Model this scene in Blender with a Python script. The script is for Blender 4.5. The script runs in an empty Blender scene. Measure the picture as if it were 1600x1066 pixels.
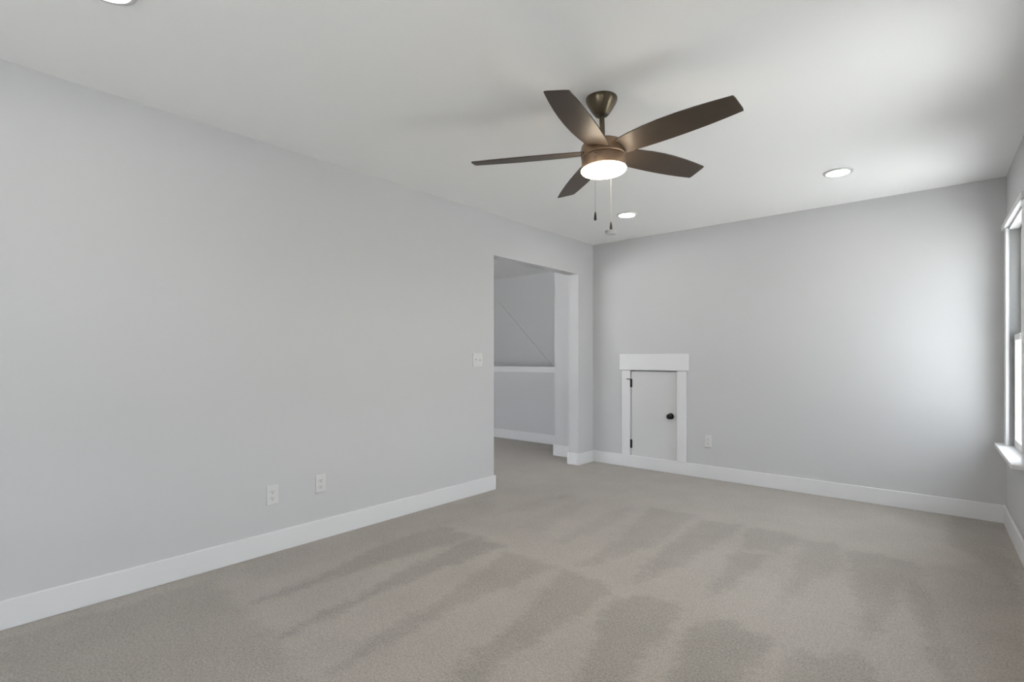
import bpy, bmesh, math
import numpy as np
from mathutils import Matrix, Vector
PI = math.pi
SC = bpy.context.scene
COL = SC.collection

# ------------------------------------------------------------------ camera
H = 2.44                                   # ceiling height
YAW = math.radians(40.6365)
CAM = Vector((3.092, -5.008, 1.162))
cd = bpy.data.cameras.new('camera'); cam = bpy.data.objects.new('camera', cd); COL.objects.link(cam)
cam.location = CAM; cam.rotation_euler = (PI/2, 0, YAW)
cd.sensor_fit = 'HORIZONTAL'; cd.sensor_width = 36; cd.lens = 804/1600*36
cd.shift_y = 27/1600; cd.clip_start = .02
SC.camera = cam

# ------------------------------------------------------------------ light, exposure
SC.view_settings.view_transform = 'Standard'; SC.view_settings.look = 'None'
SC.view_settings.gamma = 1; SC.view_settings.use_curve_mapping = False
SC.view_settings.exposure = 1.03
w = bpy.data.worlds.new('sky'); SC.world = w; w.use_nodes = True
nt = w.node_tree; nt.nodes.clear()
out = nt.nodes.new('ShaderNodeOutputWorld'); bg = nt.nodes.new('ShaderNodeBackground')
tc = nt.nodes.new('ShaderNodeTexCoord'); sp = nt.nodes.new('ShaderNodeSeparateXYZ'); rp = nt.nodes.new('ShaderNodeValToRGB')
nt.links.new(tc.outputs['Generated'], sp.inputs[0]); mr = nt.nodes.new('ShaderNodeMapRange')
mr.inputs['From Min'].default_value = -1; mr.inputs['From Max'].default_value = 1
nt.links.new(sp.outputs['Z'], mr.inputs['Value']); nt.links.new(mr.outputs[0], rp.inputs[0]); nt.links.new(rp.outputs[0], bg.inputs[0])
e = rp.color_ramp.elements
e[0].position = .0; e[0].color = (.45, .44, .41, 1); e[1].position = 1; e[1].color = (.84, .92, 1.03, 1)
m_ = e.new(.485); m_.color = (.50, .50, .45, 1); m_ = e.new(.53); m_.color = (.90, .95, 1.02, 1)
# hazy sky, a little brighter towards +x and +y
v1 = nt.nodes.new('ShaderNodeVectorMath'); v1.operation = 'DOT_PRODUCT'; v1.inputs[1].default_value = (.30, .28, 0)
nt.links.new(tc.outputs['Generated'], v1.inputs[0])
v2 = nt.nodes.new('ShaderNodeMath'); v2.operation = 'ADD'; v2.inputs[1].default_value = 1.0; nt.links.new(v1.outputs['Value'], v2.inputs[0])
v3 = nt.nodes.new('ShaderNodeMath'); v3.operation = 'MAXIMUM'; v3.inputs[1].default_value = .30; nt.links.new(v2.outputs[0], v3.inputs[0])
v4 = nt.nodes.new('ShaderNodeMath'); v4.operation = 'MULTIPLY'; v4.inputs[1].default_value = 3.4; nt.links.new(v3.outputs[0], v4.inputs[0])
nt.links.new(v4.outputs[0], bg.inputs[1])
nt.links.new(bg.outputs[0], out.inputs[0])
# high sun on the far side of the house: no beam enters, but the ground outside glows up through the windows
sl = bpy.data.lights.new('sun', 'SUN'); sl.energy = 18; sl.angle = math.radians(2); sl.color = (1, .98, .95)
so = bpy.data.objects.new('sun', sl); COL.objects.link(so)
so.rotation_euler = Vector((.12, -.60, -.79)).to_track_quat('-Z', 'Y').to_euler()

# ------------------------------------------------------------------ helpers
def mat(name, col, rough=.6, metal=0., emit=None, es=0., spec=.5, noise=None, bump=None):
    m = bpy.data.materials.new(name); m.use_nodes = True
    n = m.node_tree; b = n.nodes['Principled BSDF']
    b.inputs['Base Color'].default_value = (*col, 1); b.inputs['Roughness'].default_value = rough
    b.inputs['Metallic'].default_value = metal; b.inputs['Specular IOR Level'].default_value = spec
    if emit: b.inputs['Emission Color'].default_value = (*emit, 1); b.inputs['Emission Strength'].default_value = es
    t = n.nodes.new('ShaderNodeTexCoord')
    if noise:
        sc, amt = noise
        x = n.nodes.new('ShaderNodeTexNoise'); x.inputs['Scale'].default_value = sc; x.inputs['Detail'].default_value = 3
        n.links.new(t.outputs['Object'], x.inputs['Vector'])
        r = n.nodes.new('ShaderNodeValToRGB'); r.color_ramp.elements[0].position = .3; r.color_ramp.elements[1].position = .7
        r.color_ramp.elements[0].color = (*[c*(1-amt) for c in col], 1); r.color_ramp.elements[1].color = (*[min(1, c*(1+amt)) for c in col], 1)
        n.links.new(x.outputs['Fac'], r.inputs[0]); n.links.new(r.outputs[0], b.inputs['Base Color'])
    if bump:
        sc, st = bump
        x = n.nodes.new('ShaderNodeTexNoise'); x.inputs['Scale'].default_value = sc; x.inputs['Detail'].default_value = 2
        n.links.new(t.outputs['Object'], x.inputs['Vector'])
        q = n.nodes.new('ShaderNodeBump'); q.inputs['Strength'].default_value = st; q.inputs['Distance'].default_value = .001
        n.links.new(x.outputs['Fac'], q.inputs['Height']); n.links.new(q.outputs[0], b.inputs['Normal'])
    return m

M_wall = mat('wall_paint', (.58, .58, .587), .75, bump=(350, .15), spec=.25)
M_ceil = mat('ceiling_paint', (.92, .92, .92), .85, bump=(260, .2), spec=.2)
M_trim = mat('white_trim_paint', (.73, .73, .74), .45, noise=(3, .008))
M_door = mat('door_paint', (.63, .63, .63), .45, noise=(3, .008))
M_plate = mat('white_plastic', (.66, .66, .655), .35, noise=(20, .01))
M_slot = mat('dark_slot', (.16, .16, .16), .6, noise=(40, .1))
M_black = mat('oil_rubbed_black_metal', (.025, .023, .022), .35, .6, noise=(60, .2))
M_bronze = mat('fan_bronze_lit_tone', (.33, .225, .15), .34, .9, noise=(25, .08))  # housing and fitter: lamp glow put into a lighter bronze
M_canopy = mat('fan_bronze_shade_tone', (.125, .10, .068), .34, .85, noise=(25, .08))  # canopy and downrod: same metal, with its shade put into the colour
M_blade = mat('fan_blade_dark_walnut', (.058, .042, .030), .46, 0, noise=(9, .10), spec=.4)
M_lens = mat('lit_frosted_glass', (.9, .88, .82), .4, emit=(1, .84, .64), es=36.0)
M_led = mat('lit_led_disc', (.9, .9, .9), .4, emit=(1, .97, .93), es=34.0)
M_chain = mat('bead_chain_metal', (.10, .09, .08), .85, 0, noise=(80, .1))
M_vinyl = mat('white_vinyl', (.82, .82, .82), .35, noise=(5, .01))
M_ground = mat('pale_bounce_ground', (.50, .50, .49), .9, noise=(.4, .3))  # unseen ground, made pale to bounce daylight up to the ceiling

M_glass = bpy.data.materials.new('window_glass'); M_glass.use_nodes = True
n = M_glass.node_tree; n.nodes.clear()
o_ = n.nodes.new('ShaderNodeOutputMaterial'); tr = n.nodes.new('ShaderNodeBsdfTransparent'); gl = n.nodes.new('ShaderNodeBsdfGlossy')
gl.inputs['Roughness'].default_value = .02; fr = n.nodes.new('ShaderNodeFresnel'); fr.inputs[0].default_value = 1.35; mx = n.nodes.new('ShaderNodeMixShader')
tr.inputs[0].default_value = (.96, .97, .96, 1)
ge = n.nodes.new('ShaderNodeNewGeometry'); fm = n.nodes.new('ShaderNodeMath'); fm.operation = 'MULTIPLY_ADD'; fm.inputs[1].default_value = -1; fm.inputs[2].default_value = 1
n.links.new(ge.outputs['Backfacing'], fm.inputs[0]); fp = n.nodes.new('ShaderNodeMath'); fp.operation = 'MULTIPLY'
n.links.new(fm.outputs[0], fp.inputs[0]); n.links.new(fr.outputs[0], fp.inputs[1]); n.links.new(fp.outputs[0], mx.inputs[0]); n.links.new(tr.outputs[0], mx.inputs[1]); n.links.new(gl.outputs[0], mx.inputs[2]); n.links.new(mx.outputs[0], o_.inputs[0])

def box(bm, lo, hi, T=None):
    vs = [bm.verts.new((x, y, z)) for x in (lo[0], hi[0]) for y in (lo[1], hi[1]) for z in (lo[2], hi[2])]
    if T is not None:
        for v in vs: v.co = T @ v.co
    for q in ((0, 1, 3, 2), (4, 6, 7, 5), (0, 4, 5, 1), (2, 3, 7, 6), (0, 2, 6, 4), (1, 5, 7, 3)):
        bm.faces.new([vs[i] for i in q])
    return vs

def lathe(bm, prof, seg=48, T=None, cap=True):
    rings = []
    for r, z in prof:
        if r < 1e-6: ring = [bm.verts.new((0, 0, z))]
        else: ring = [bm.verts.new((r*math.cos(2*PI*i/seg), r*math.sin(2*PI*i/seg), z)) for i in range(seg)]
        rings.append(ring)
    for A, B in zip(rings[:-1], rings[1:]):
        for i in range(seg):
            j = (i+1) % seg
            if len(A) == 1 and len(B) == 1: continue
            if len(A) == 1: bm.faces.new((A[0], B[i], B[j]))
            elif len(B) == 1: bm.faces.new((A[i], B[0], A[j]))
            else: bm.faces.new((A[i], B[i], B[j], A[j]))
    if cap:
        for R in (rings[0], rings[-1]):
            if len(R) > 1: bm.faces.new(R)
    if T is not None:
        for R in rings:
            for v in R: v.co = T @ v.co

def obj(name, bm, m, parent=None, bevel=0, smooth=False, loc=None, rot=None):
    bmesh.ops.recalc_face_normals(bm, faces=bm.faces)
    me = bpy.data.meshes.new(name); bm.to_mesh(me); bm.free(); me.materials.append(m)
    if smooth:
        me.polygons.foreach_set('use_smooth', [True]*len(me.polygons)); me.set_sharp_from_angle(angle=math.radians(38))
    o = bpy.data.objects.new(name, me); COL.objects.link(o)
    if parent: o.parent = parent
    if loc: o.location = loc
    if rot is not None: o.rotation_euler = rot
    if bevel:
        b = o.modifiers.new('bevel', 'BEVEL'); b.width = bevel; b.segments = 2; b.limit_method = 'ANGLE'
    return o

def boxes(name, bl, m, parent=None, bevel=0, **k):
    bm = bmesh.new()
    for lo, hi in bl: box(bm, lo, hi)
    return obj(name, bm, m, parent, bevel, **k)

def struct(o, label=None):
    o['kind'] = 'structure'
    if label: o['label'] = label
    return o
def empty(name, loc, rz=0, label=None, cat=None, group=None):
    o = bpy.data.objects.new(name, None); COL.objects.link(o); o.location = loc; o.rotation_euler = (0, 0, rz); o.empty_display_size = .1
    if label: o['label'] = label
    if cat: o['category'] = cat
    if group: o['group'] = group
    return o
def dup(root, loc, rz, label):
    r = root.copy(); COL.objects.link(r); r.location = loc; r.rotation_euler = (0, 0, rz); r['label'] = label
    for c0 in list(root.children):
        c = c0.copy(); COL.objects.link(c); c.parent = r
        for g0 in c0.children:
            g = g0.copy(); COL.objects.link(g); g.parent = c
    return r

# ------------------------------------------------------------------ room shell
REAR = -6.9                                 # wall behind the camera
OY0, OY1, OZ = -1.653, -.300, 2.076         # cased opening in the left wall
WT = .125                                   # wall thickness
RA = math.radians(1.69); RO = Vector((3.372, 0, 0))       # right wall: pivot at the far corner, turned slightly
RX = 3.80                                   # outer extent used by floor and ceiling
HX, HY = -3.7, -3.2                         # hall extents

# carpet: mesh grid carrying the vacuum-stroke nap as a colour attribute
STROKES = [(0.55, [(0.11, -4.77), (0.13, -4.49), (0.13, -3.98), (0.63, -4.01), (0.97, -4.03), (1.19, -4.07), (1.41, -4.15), (0.64, -4.81)]), (0.3, [(0.03, -3.79), (0.09, -1.72), (0.47, -2.13), (0.38, -2.77), (0.35, -3.85)]), (1, [(0.4, -2.62), (0.73, -2.61), (0.64, -3.18), (0.61, -3.57), (0.6, -3.95), (0.55, -3.95), (0.5, -3.5), (0.37, -3.02)]), (1, [(0.73, -2.61), (0.98, -2.61), (0.95, -3.11), (0.94, -3.48), (0.97, -3.9), (1.01, -4.03), (0.93, -4.0), (0.88, -3.58), (0.82, -3.39), (0.77, -3.0)]), (0.8, [(1.03, -2.67), (1.26, -2.67), (1.41, -2.66), (1.38, -3.01), (1.33, -3.32), (1.35, -3.61), (1.35, -3.8), (1.36, -4.0), (1.32, -3.99), (1.25, -3.7), (1.21, -3.3), (1.11, -2.92)]), (0.9, [(1.44, -2.67), (1.66, -2.67), (1.81, -2.73), (1.8, -3.15), (1.78, -3.48), (1.84, -3.78), (1.76, -3.85), (1.65, -3.57), (1.63, -3.26), (1.5, -2.85)]), (0.9, [(1.85, -2.79), (1.92, -2.68), (2.15, -2.66), (2.17, -3.0), (2.19, -3.22), (2.22, -3.46), (2.09, -3.57), (1.99, -3.21), (1.88, -2.97)]), (0.9, [(2.23, -2.78), (2.31, -2.66), (2.53, -2.69), (2.52, -2.91), (2.52, -3.21), (2.34, -3.36), (2.25, -3.0)]), (0.8, [(2.59, -2.9), (2.63, -2.7), (2.71, -2.69), (2.8, -2.55), (2.94, -2.84), (2.64, -3.1)]), (0.6, [(1.29, -1.27), (1.65, -1.22), (1.69, -1.96), (1.58, -2.46), (1.48, -2.64), (1.48, -2.22), (1.4, -1.73)]), (0.8, [(1.71, -1.31), (2.0, -1.25), (1.97, -1.73), (1.93, -2.22), (1.85, -2.61), (1.77, -2.3), (1.74, -1.77)]), (0.8, [(2.02, -1.25), (2.33, -1.23), (2.33, -1.63), (2.1, -1.73)]), (0.8, [(2.1, -1.78), (2.28, -1.71), (2.24, -2.23), (2.2, -2.55), (2.16, -2.34), (2.12, -2.06)]), (0.6, [(2.35, -1.33), (2.55, -1.23), (2.62, -1.68), (2.56, -1.84), (2.5, -2.23), (2.46, -2.47), (2.44, -2.0), (2.42, -1.74)]), (0.75, [(2.6, -1.36), (2.78, -1.26), (2.96, -1.34), (3.01, -1.71), (3.06, -2.1), (3.13, -2.68), (3.02, -2.45), (2.96, -2.04), (2.88, -1.63), (2.89, -1.99), (2.82, -2.51), (2.74, -2.07)]), (0.7, [(3.06, -0.01), (3.35, -0.08), (3.34, -0.69), (3.35, -1.55), (3.31, -1.74), (3.23, -1.04), (3.06, -0.79)]), (0.4, [(2.96, -1.34), (3.23, -1.04), (3.33, -1.72), (3.27, -2.56), (3.11, -2.7), (3.06, -2.1)]), (0.35, [(0.47, -2.37), (0.49, -1.65), (0.61, -1.27), (0.72, -1.69), (0.56, -2.05)]), (0.4, [(1.17, -2.33), (1.11, -1.58), (1.18, -1.3), (1.29, -1.82), (1.24, -2.35)]), (0.35, [(0.8, -2.33), (0.75, -1.66), (0.85, -1.34), (1.0, -2.24)])]
def nap(X, Y):
    rng = np.random.RandomState(4)
    # wobble the stroke outlines a little so that they look brushed
    wx = .010*np.sin(X*31+Y*17)+.006*np.sin(Y*53+1.3)+rng.normal(0, .011, X.shape)
    wy = .012*np.sin(X*23-Y*29)+.010*np.sin(X*47+.4)+rng.normal(0, .011, X.shape)
    x = X+wx; y = Y+wy
    tot = np.zeros_like(X)
    for wgt, P in STROKES:
        P = np.array(P); ins = np.zeros(X.shape, bool); d = np.full(X.shape, 9.)
        for i in range(len(P)):
            a, b = P[i], P[(i+1) % len(P)]
            c = ((a[1] > y) != (b[1] > y)) & (x < (b[0]-a[0])*(y-a[1])/(b[1]-a[1]+1e-12)+a[0])
            ins ^= c
            ab = b-a; t = np.clip(((x-a[0])*ab[0]+(y-a[1])*ab[1])/(ab@ab+1e-12), 0, 1)
            d = np.minimum(d, np.hypot(x-a[0]-t*ab[0], y-a[1]-t*ab[1]))
        sd = np.where(ins, d, -d)
        tot = np.maximum(tot, wgt*np.clip(.5+sd/.045, 0, 1))
    return tot
nx, ny = 380, 420
xs = np.linspace(HX, RX, nx); ys = np.linspace(REAR, 1.3, ny)
X, Y = np.meshgrid(xs, ys, indexing='ij')
V = np.stack([X, Y, np.zeros_like(X)], -1).reshape(-1, 3)
ii = (np.arange(nx-1)[:, None]*ny+np.arange(ny-1)[None]).ravel()
F = np.stack([ii, ii+ny, ii+ny+1, ii+1], -1)
me = bpy.data.meshes.new('floor'); me.vertices.add(len(V)); me.vertices.foreach_set('co', V.ravel())
me.loops.add(F.size); me.loops.foreach_set('vertex_index', F.ravel()); me.polygons.add(len(F))
me.polygons.foreach_set('loop_start', np.arange(len(F))*4); me.polygons.foreach_set('loop_total', np.full(len(F), 4)); me.update(calc_edges=True)
at = me.attributes.new('nap', 'FLOAT', 'POINT'); at.data.foreach_set('value', nap(X, Y).ravel().astype(np.float32))
mc = bpy.data.materials.new('carpet'); mc.use_nodes = True; n = mc.node_tree; b = n.nodes['Principled BSDF']
b.inputs['Roughness'].default_value = .95; b.inputs['Specular IOR Level'].default_value = .1
b.inputs['Sheen Weight'].default_value = .15; b.inputs['Sheen Roughness'].default_value = .5
tcn = n.nodes.new('ShaderNodeTexCoord'); av = n.nodes.new('ShaderNodeAttribute'); av.attribute_name = 'nap'
def noise(sc, det=2, rough=.5):
    x = n.nodes.new('ShaderNodeTexNoise'); x.inputs['Scale'].default_value = sc; x.inputs['Detail'].default_value = det; x.inputs['Roughness'].default_value = rough
    n.links.new(tcn.outputs['Object'], x.inputs['Vector']); return x
def math_(op, a_, b_, c_=None):
    x = n.nodes.new('ShaderNodeMath'); x.operation = op
    for i, q in enumerate((a_, b_, c_)):
        if q is None: continue
        if isinstance(q, (int, float)): x.inputs[i].default_value = q
        else: n.links.new(q, x.inputs[i])
    return x.outputs[0]
fine = noise(120, 3, .8); mid = noise(38, 3, .6); patch = noise(3.2, 3, .55)
# tuft value: strokes + soft footprints + speckle
s1 = math_('MULTIPLY_ADD', av.outputs['Fac'], -.18, 1.0)
s2 = math_('MULTIPLY_ADD', math_('SUBTRACT', patch.outputs['Fac'], .5), .22, s1)
s3 = math_('MULTIPLY_ADD', math_('SUBTRACT', mid.outputs['Fac'], .5), .22, s2)
s4 = math_('MULTIPLY_ADD', math_('SUBTRACT', fine.outputs['Fac'], .5), 1.5, s3)
vm = n.nodes.new('ShaderNodeVectorMath'); vm.operation = 'SCALE'; vm.inputs[0].default_value = (.385, .352, .318)
n.links.new(s4, vm.inputs['Scale']); n.links.new(vm.outputs[0], b.inputs['Base Color'])
bp = n.nodes.new('ShaderNodeBump'); bp.inputs['Strength'].default_value = .8; bp.inputs['Distance'].default_value = .004
n.links.new(fine.outputs['Fac'], bp.inputs['Height']); n.links.new(bp.outputs[0], b.inputs['Normal'])
me.materials.append(mc); fl = bpy.data.objects.new('floor', me); COL.objects.link(fl); struct(fl, 'beige carpet with vacuum strokes across the whole room')

struct(boxes('ceiling', [((HX, REAR-.2, H), (RX, 1.35, H+.1))], M_ceil), 'flat white painted ceiling')

# left wall with the cased opening
struct(boxes('wall_left', [((-WT, REAR, 0), (0, OY0, H)), ((-WT, OY1, 0), (0, .0, H)), ((-WT, OY0, OZ), (0, OY1, H))], M_wall), 'light grey painted wall with the wide opening')
# back wall: goes on past the corner into the hall, with a shallow recess for the attic door
DX0, DX1, DZ0, DZ1 = .470, .984, .118, 1.034
R = .14
struct(boxes('wall_back', [((0, 0, 0), (DX0, R, H)), ((DX1, 0, 0), (RX, R, H)), ((DX0, 0, DZ1), (DX1, R, H)), ((DX0, 0, 0), (DX1, R, DZ0)), ((DX0, .11, DZ0), (DX1, R, DZ1)),
        ((-.534, 0, 0), (0, .60, H))], M_wall), 'light grey painted wall with the small attic door')
# hall beyond the opening
struct(boxes('wall_hall_low', [((HX, .61, 0), (-.50, .72, .985))], M_wall), 'half height wall in the hall beyond the opening')
struct(boxes('trim_1', [((HX, .585, 1.018), (-.50, .745, 1.045)), ((HX, .597, .964), (-.50, .61, 1.018))], M_trim, bevel=.003), 'white cap on the half height hall wall')
struct(boxes('wall_stair', [((HX, 1.15, 0), (.2, 1.27, H)), ((-.50, .60, 0), (-.38, 1.15, H))], M_wall), 'grey stairwell wall behind the half wall')
# thin raised panel added on the stair wall; its edge draws the diagonal
bm = bmesh.new()
pp = [(HX, 0), (-.5, 0), (-.5, .72), (-1.395, 1.045), (-2.42, 2.03), (-2.85, 2.44), (HX, 2.44)]
fr_ = [bm.verts.new((x, 1.142, z)) for x, z in pp]; bk = [bm.verts.new((x, 1.15, z)) for x, z in pp]
bm.faces.new(fr_); bm.faces.new(bk[::-1])
for i in range(len(pp)): j = (i+1) % len(pp); bm.faces.new((fr_[i], fr_[j], bk[j], bk[i]))
struct(obj('wall_stair_slope', bm, M_wall, bevel=.006), 'thin raised panel with a sloping edge on the stairwell wall')
struct(boxes('wall_hall_left', [((HX-.12, HY, 0), (HX, 1.27, H))], M_wall))
HW = (-3.3, -.5, .5, 2.1)  # hall window opening, out of view, added to brighten the hall
struct(boxes('wall_hall_front', [((HX, HY-.12, 0), (HW[0], HY, H)), ((HW[1], HY-.12, 0), (-WT, HY, H)), ((HW[0], HY-.12, 0), (HW[1], HY, HW[2])), ((HW[0], HY-.12, HW[3]), (HW[1], HY, H))], M_wall))

# baseboards, 13 cm with an eased top
BH, BT = .127, .015
def bb(name, segs, label=None, **k):
    bl = []
    for (x0, y0, x1, y1) in segs: bl.append(((x0, y0, 0), (x1, y1, BH)))
    return struct(boxes(name, bl, M_trim, bevel=.004, **k), label)
bb('baseboard_left', [(0, REAR, BT, OY0+BT), (-WT, OY0, 0, OY0+BT)], 'tall white baseboard along the left wall')
bb('baseboard_corner', [(0, OY1-BT, BT, 0), (-WT, OY1-BT, 0, OY1), (-WT-BT, OY1-BT, -WT, 0)], 'white baseboard wrapping the short wall beside the opening')
bb('baseboard_back', [(BT, -BT, 3.375, 0)], 'white baseboard under the small attic door')
bb('baseboard_hall', [(-.534-BT, -BT, -WT-BT, 0), (-.534-BT, 0, -.534, .61), (HX, .61-BT, -.534-BT, .61)], 'white baseboard in the hall')

# ------------------------------------------------------------------ right wall (local frame: x outward, y toward the back wall)
def rloc(): return dict(loc=tuple(RO), rot=(0, 0, RA))
RL = -7.0
wins = [(-.945, -.185), (-2.65, -1.90), (-6.35, -5.4)]; WZ0, WZ1 = .57, 2.044  # first window is visible; the unseen others are added as daylight sources
bl = []; ycur = 0.14
for y0, y1 in wins:
    bl.append(((0, y1, 0), (.16, ycur, H))); bl.append(((0, y0, 0), (.16, y1, WZ0-.025))); bl.append(((0, y0, WZ1), (.16, y1, H))); ycur = y0
bl.append(((0, RL, 0), (.16, ycur, H)))
struct(boxes('wall_right', bl, M_wall, **rloc()), 'light grey wall with the window at the right edge')
struct(boxes('baseboard_right', [((-BT, RL, 0), (0, -.014, BH))], M_trim, bevel=.004, **rloc()), 'white baseboard along the window wall')

def window(name, y0, y1, loc, rz, label=None):
    """y0..y1 opening in a wall whose face is local x=0 and whose outside is +x"""
    r = empty(name, loc, rz); struct(r, label)
    c = .085
    cs = boxes('casing', [((-.018, y1+.004, WZ0), (0, y1+.004+c, WZ1)), ((-.018, y0-.004-c, WZ0), (0, y0-.004, WZ1))], M_trim, r, .0025)
    boxes('head_casing', [((-.030, y0-.1, WZ1+.002), (0, y1+.12, WZ1+.037))], M_trim, r, .003)
    boxes('window_stool', [((-.067, y0-.085, WZ0-.026), (.045, y1+.14, WZ0))], M_trim, r, .004)
    boxes('jamb', [((-.002, y1, WZ0), (.14, y1+.012, WZ1)), ((-.002, y0-.012, WZ0), (.14, y0, WZ1)), ((-.002, y0, WZ1-.012), (.14, y1, WZ1+.001)), ((.045, y0, WZ0-.02), (.15, y1, WZ0))], M_trim, r)
    mz = (WZ0+WZ1)/2-.005
    def sash(nm, x0, x1, z0, z1):
        s = .042; b0 = y0+.002; b1 = y1-.002
        f = boxes(nm, [((x0, b0, z0), (x1, b0+s, z1)), ((x0, b1-s, z0), (x1, b1, z1)), ((x0, b0+s, z0), (x1, b1-s, z0+.05)), ((x0, b0+s, z1-.04), (x1, b1-s, z1))], M_vinyl, r, .003)
        boxes('pane', [(((x0+x1)/2-.003, b0+s-.005, z0+.045), ((x0+x1)/2+.003, b1-s+.005, z1-.035))], M_glass, f)
        return f
    sash('upper_sash', .055, .088, mz-.02, WZ1-.012)
    lo = sash('lower_sash', .024, .054, WZ0, mz+.02)
    boxes('sash_lock', [((.010, (y0+y1)/2-.03, mz-.012), (.024, (y0+y1)/2+.03, mz+.016))], M_vinyl, lo, .003)
    return r
for i, (y0, y1) in enumerate(wins):
    window('window_%d' % (i+1), y0, y1, tuple(RO), RA, 'white double hung window seen edge-on at the right edge' if i == 0 else None)

# rear wall behind the camera; its unseen window is added to let daylight in
rw = [(-2.35, -1.1)]   # local y (world x = -y) ... placed by rotation -90 deg
Tz = -PI/2
bl = []; cur = .0
for (y0, y1) in rw[::-1]:
    bl.append(((0, y1, 0), (.16, cur, H))); bl.append(((0, y0, 0), (.16, y1, WZ0-.025))); bl.append(((0, y0, WZ1), (.16, y1, H))); cur = y0
bl.append(((0, -3.75, 0), (.16, cur, H)))
# local (x,y) -> world: x outward = -Y, so local y = ... rotate by -90 deg: local x -> -Y, local y -> +X ; mirror handled by offset
struct(boxes('wall_rear', bl, M_wall, loc=(3.75, REAR, 0), rot=(0, 0, Tz)))
for i, (y0, y1) in enumerate(rw): window('window_%d' % (i+4), y0, y1, (3.75, REAR, 0), Tz)
boxes_ = boxes('ground', [((-60, -60, -3.3), (60, 60, -3.2))], M_ground); struct(boxes_)

# ------------------------------------------------------------------ small attic door
d = empty('door_1', (.727, 0, DZ0)); struct(d, 'small white attic access door in the back wall')
def pbox(name, lo, hi, m, par, bev=0): return boxes(name, [((lo[0]-.727, lo[1], lo[2]-DZ0), (hi[0]-.727, hi[1], hi[2]-DZ0))], m, par, bev)
pan = pbox('door_panel', (DX0+.004, .002, DZ0+.003), (DX1-.005, .037, DZ1-.010), M_door, d, .002)
fr2 = pbox('side_casing', (.372, -.019, BH-.004), (DX0-.002, 0, DZ1), M_trim, d, .0025)
pbox('side_casing', (DX1+.002, -.019, BH-.004), (1.081, 0, DZ1), M_trim, d, .0025)
pbox('head_casing', (.347, -.026, DZ1+.002), (1.106, 0, 1.208), M_trim, d, .003)
for zz in (.853, .205):
    bm = bmesh.new(); lathe(bm, [(0, 0), (.0062, 0), (.0062, .088), (.004, .092), (0, .092)], 12, Matrix.Translation((DX0+.001-.727, -.0085, zz-DZ0)))
    box(bm, (DX0+.002-.727, -.003, zz-DZ0), (DX0+.016-.727, .003, zz+.088-DZ0))
    if zz > .5:                                          # pin door stop on the upper hinge
        box(bm, (DX0-.036-.727, -.030, zz+.083-DZ0), (DX0+.003-.727, -.0235, zz+.092-DZ0))
        box(bm, (DX0-.004-.727, -.030, zz+.083-DZ0), (DX0+.004-.727, -.0060, zz+.092-DZ0))
    h_ = obj('hinge', bm, M_black, d, 0, True); h_['label'] = 'black hinge with a door stop' if zz > .5 else 'black lower hinge'
Tk = Matrix.Translation((.918-.727, .002, .574-DZ0)) @ Matrix.Rotation(PI/2, 4, 'X')
bm = bmesh.new(); lathe(bm, [(0, 0), (.031, 0), (.031, .004), (.027, .009), (.012, .012), (.011, .030), (.018, .034), (.026, .042), (.0275, .050), (.025, .057), (.018, .061), (0, .063)], 32, Tk)
k_ = obj('door_knob', bm, M_black, pan, 0, True); k_['label'] = 'round black door knob'

# ------------------------------------------------------------------ outlets and switch
def make_outlet(loc, rz, label):
    # local frame: plate lies in xz, faces -y
    r = empty('wall_outlet', loc, rz, label, 'outlet', 'white wall outlets')
    bm = bmesh.new(); box(bm, (-.035, -.006, -.0575), (.035, 0, .0575)); obj('face_plate', bm, M_plate, r, .0025)
    for s in (-1, 1):
        bm = bmesh.new(); c = 24; z0 = s*.0195
        f_ = []; 
        for y in (-.0085, -.004):
            f_.append([bm.verts.new((max(-.0165, min(.0165, .0172*math.cos(2*PI*i/c)*1.12)), y, z0+max(-.0138, min(.0138, .0172*math.sin(2*PI*i/c))))) for i in range(c)])
        for i in range(c): j = (i+1) % c; bm.faces.new((f_[0][i], f_[0][j], f_[1][j], f_[1][i]))
        bm.faces.new(f_[0]); bm.faces.new(f_[1][::-1])
        q = obj('receptacle', bm, M_plate, r)
        boxes('slots', [((-.0075, -.0092, z0-.001), (-.0050, -.006, z0+.008)), ((.0050, -.0092, z0), (.0075, -.006, z0+.007)), ((-.0028, -.0092, z0-.0095), (.0028, -.006, z0-.0045))], M_slot, q)
    bm = bmesh.new(); lathe(bm, [(0, 0), (.0032, 0), (.0032, .0012), (0, .0018)], 12, Matrix.Translation((0, -.0058, 0)) @ Matrix.Rotation(PI/2, 4, 'X')); obj('screw', bm, M_plate, r)
    return r
o1 = make_outlet((0, -3.607, .345), PI/2, 'white outlet low on the left wall, the one farther from the opening')
dup(o1, (0, -3.298, .356), PI/2, 'white outlet low on the left wall, the one nearer the opening')
dup(o1, (1.295, 0, .359), 0, 'white outlet to the right of the small attic door')

s = empty('light_switch', (0, -1.860, 1.149), PI/2, 'white double toggle switch plate beside the opening', 'light switch')
boxes('face_plate', [((-.058, -.006, -.0575), (.058, 0, .0575))], M_plate, s, .0025)
for sx, up in ((-.023, 1), (.023, -1)):
    boxes('toggle_collar', [((sx-.006, -.0072, -.0125), (sx+.006, -.004, .0125))], M_plate, s, .001)
    bm = bmesh.new(); box(bm, (-.0038, -.014, -.004), (.0038, 0, .004), Matrix.Translation((sx, -.006, 0)) @ Matrix.Rotation(-.5*up, 4, 'X')); obj('toggle', bm, M_plate, s, .001)

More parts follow.
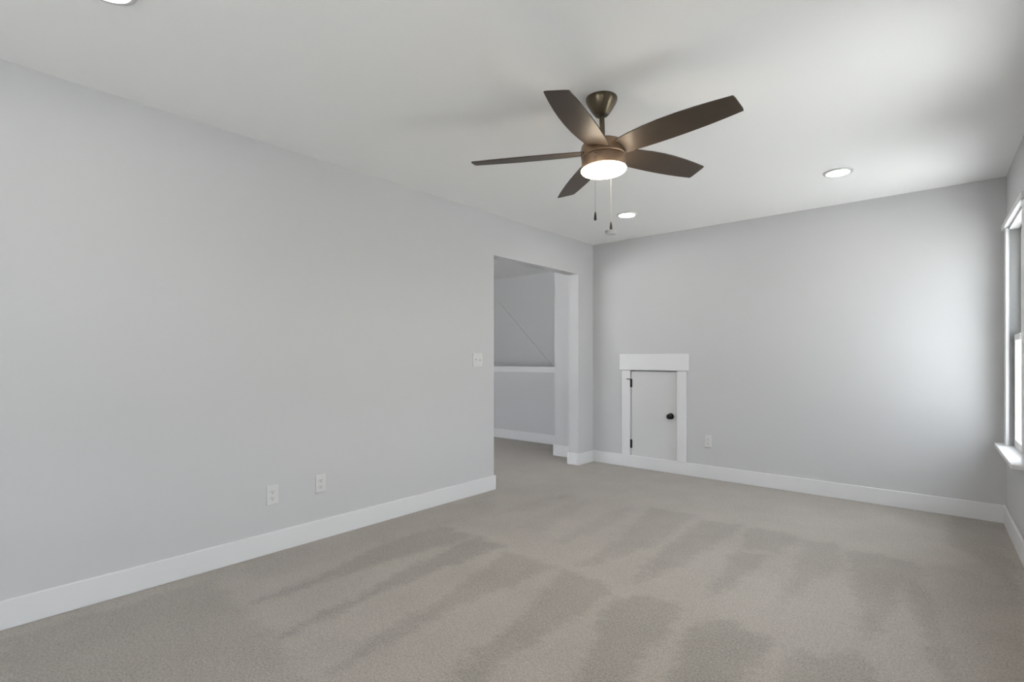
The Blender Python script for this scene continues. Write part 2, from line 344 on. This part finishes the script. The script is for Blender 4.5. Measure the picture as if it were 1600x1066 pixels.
# ------------------------------------------------------------------ recessed lights and smoke detector
def can(loc, label):
    r = empty('recessed_light', loc, 0, label, 'ceiling light', 'recessed ceiling lights')
    bm = bmesh.new(); lathe(bm, [(.070, -.003), (.070, -.009), (.078, -.010), (.087, -.007), (.090, 0), (.070, 0), (.070, -.003)], 56, cap=False); obj('trim_ring', bm, M_plate, r, 0, True)
    bm = bmesh.new(); lathe(bm, [(0, -.0085), (.05, -.008), (.0695, -.006), (.0695, -.001), (0, -.001)], 56); obj('lit_disc', bm, M_led, r, 0, True)
    return r
c1 = can((2.490, -.872, H), 'round lit recessed light nearest the window wall')
dup(c1, (.888, -.872, H), 0, 'round lit recessed light nearest the far corner, beside the smoke detector')
dup(c1, (.880, -4.575, H), 0, 'lit recessed light cut off by the top edge, above the left wall')
if True:
    dup(c1, (2.52, -4.575, H), 0, 'round lit recessed light behind the viewpoint')

sd = empty('smoke_detector', (.485, -.445, H), 0, 'small white round smoke detector on the ceiling near the far corner', 'smoke detector')
bm = bmesh.new(); lathe(bm, [(0, 0), (.058, 0), (.058, -.010), (.055, -.012)], 40, cap=False); obj('mounting_base', bm, M_plate, sd, 0, True)
bm = bmesh.new(); lathe(bm, [(.052, -.010), (.053, -.026), (.046, -.034), (.020, -.038), (0, -.038)], 40, cap=False); cv = obj('cover', bm, M_plate, sd, 0, True)
bm = bmesh.new(); lathe(bm, [(0, -.037), (.008, -.037), (.008, -.0405), (0, -.041)], 16, Matrix.Translation((.018, 0, 0))); obj('test_button', bm, M_plate, cv, 0, True)

# ------------------------------------------------------------------ ceiling fan
FX, FY = 1.7769, -2.7995
fan = empty('ceiling_fan', (FX, FY, H), 0, 'dark bronze five blade ceiling fan with a lit round lamp', 'ceiling fan')
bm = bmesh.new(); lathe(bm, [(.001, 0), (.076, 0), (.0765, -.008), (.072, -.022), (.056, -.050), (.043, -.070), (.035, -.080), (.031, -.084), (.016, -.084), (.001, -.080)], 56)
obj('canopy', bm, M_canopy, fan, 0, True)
nn = Vector((-.0332, -.0121, .9994)).normalized(); xx = Vector((0, 1, 0)).cross(nn).normalized(); yy = nn.cross(xx)
DROP = .2248
hub = Vector((0, 0, -.04)) - nn*DROP
T = Matrix(((xx.x, yy.x, nn.x, hub.x), (xx.y, yy.y, nn.y, hub.y), (xx.z, yy.z, nn.z, hub.z), (0, 0, 0, 1)))
def fl_(name, prof, m, par=fan, seg=64, T2=None):
    bm = bmesh.new(); lathe(bm, prof, seg, T if T2 is None else T @ T2); return obj(name, bm, m, par, 0, True)
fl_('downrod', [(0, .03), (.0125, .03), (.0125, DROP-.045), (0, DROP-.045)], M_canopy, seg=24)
fl_('rod_coupling', [(0, .03), (.026, .03), (.026, .062), (.022, .072), (.0128, .075), (0, .075)], M_bronze, seg=32)
mh = fl_('motor_housing', [(0, .044), (.078, .044), (.096, .040), (.105, .030), (.1085, .016), (.1085, -.022), (.105, -.026), (0, -.026)], M_bronze)
lk = fl_('light_fitter', [(0, -.026), (.103, -.026), (.1065, -.030), (.1065, -.078), (.105, -.083), (.098, -.083), (.098, -.070), (0, -.070)], M_bronze)
fl_('lamp_lens', [(0, -.074), (.1055, -.0835), (.1095, -.086), (.1095, -.091), (.104, -.097), (.092, -.101), (.06, -.105), (0, -.107)], M_lens, lk)
rr = [.088, .12, .179, .257, .336, .414, .493, .571, .651]
cc = [-.044, -.054, -.0633, -.0697, -.0703, -.066, -.0575, -.0456, -.031]
cw = [.058, .0645, .0701, .0763, .0807, .083, .0832, .0809, .0760]
for k in range(5):
    az = -.0865 + k*2*PI/5
    B = T @ Matrix.Rotation(az, 4, 'Z') @ Matrix.Rotation(-.0059, 4, 'Y') @ Matrix.Rotation(-.2325, 4, 'X')
    bm = bmesh.new(); L = []
    NW = 7
    for r, a_, b_ in zip(rr, cc, cw):
        row = []
        for j in range(NW):
            t_ = j/(NW-1); row.append((r, a_+(b_-a_)*t_))
        L.append(row)
    # tip: slightly rounded corners
    tip = L[-1]; L[-1] = [(x-(.003 if j in (0, NW-1) else 0), y) for j, (x, y) in enumerate(tip)]
    top = [[bm.verts.new(B @ Vector((x, y, .003))) for x, y in row] for row in L]
    bot = [[bm.verts.new(B @ Vector((x, y, -.003))) for x, y in row] for row in L]
    for i in range(len(L)-1):
        for j in range(NW-1):
            bm.faces.new((top[i][j], top[i+1][j], top[i+1][j+1], top[i][j+1])); bm.faces.new((bot[i][j], bot[i][j+1], bot[i+1][j+1], bot[i+1][j]))
        for j in (0, NW-1): bm.faces.new((top[i][j], bot[i][j], bot[i+1][j], top[i+1][j]))
    for i in (0, len(L)-1):
        for j in range(NW-1): bm.faces.new((top[i][j], top[i][j+1], bot[i][j+1], bot[i][j]))
    obj('blade', bm, M_blade, fan, .0012, True)
rt = Vector((math.cos(YAW), math.sin(YAW), 0)); bk_ = Vector((math.sin(YAW), -math.cos(YAW), 0))
hw = hub
for off, zt, zb, zk, tag in ((rt*-.0545+bk_*.0995, -.045, 1.853, 1.812, 'front'), (rt*.0565-bk_*.094, -.045, 1.858, 1.818, 'rear')):
    x0, y0 = (hw+off).x, (hw+off).y; zt_ = hw.z+zt
    bm = bmesh.new(); lathe(bm, [(0, zt_), (.0006, zt_), (.0006, zb-H), (0, zb-H)], 8, Matrix.Translation((x0, y0, 0)))
    # swivel where the chain leaves the fitter
    d_ = off.normalized()
    box(bm, (-.006, -.004, -.004), (.004, .004, .004), Matrix.Translation((x0, y0, zt_)) @ Matrix.Rotation(math.atan2(d_.y, d_.x), 4, 'Z'))
    nb = 38
    for i in range(nb):
        z = zt_+(zb-H-zt_)*(i+.5)/nb
        lathe(bm, [(0, z+.0009), (.0009, z), (0, z-.0009)], 6, Matrix.Translation((x0, y0, 0)))
    ch = obj('pull_chain', bm, M_chain, fan, 0, True)
    zb_ = zb-H; zk_ = zk-H; hgt = zb_-zk_
    bm = bmesh.new(); lathe(bm, [(0, zb_+.001), (.0022, zb_), (.0042, zb_-.2*hgt), (.0060, zb_-.55*hgt), (.0066, zb_-.8*hgt), (.0055, zb_-.95*hgt), (0, zk_)], 16, Matrix.Translation((x0, y0, 0)))
    obj('pull_knob', bm, M_black, ch, 0, True)
# the lamp in the fan
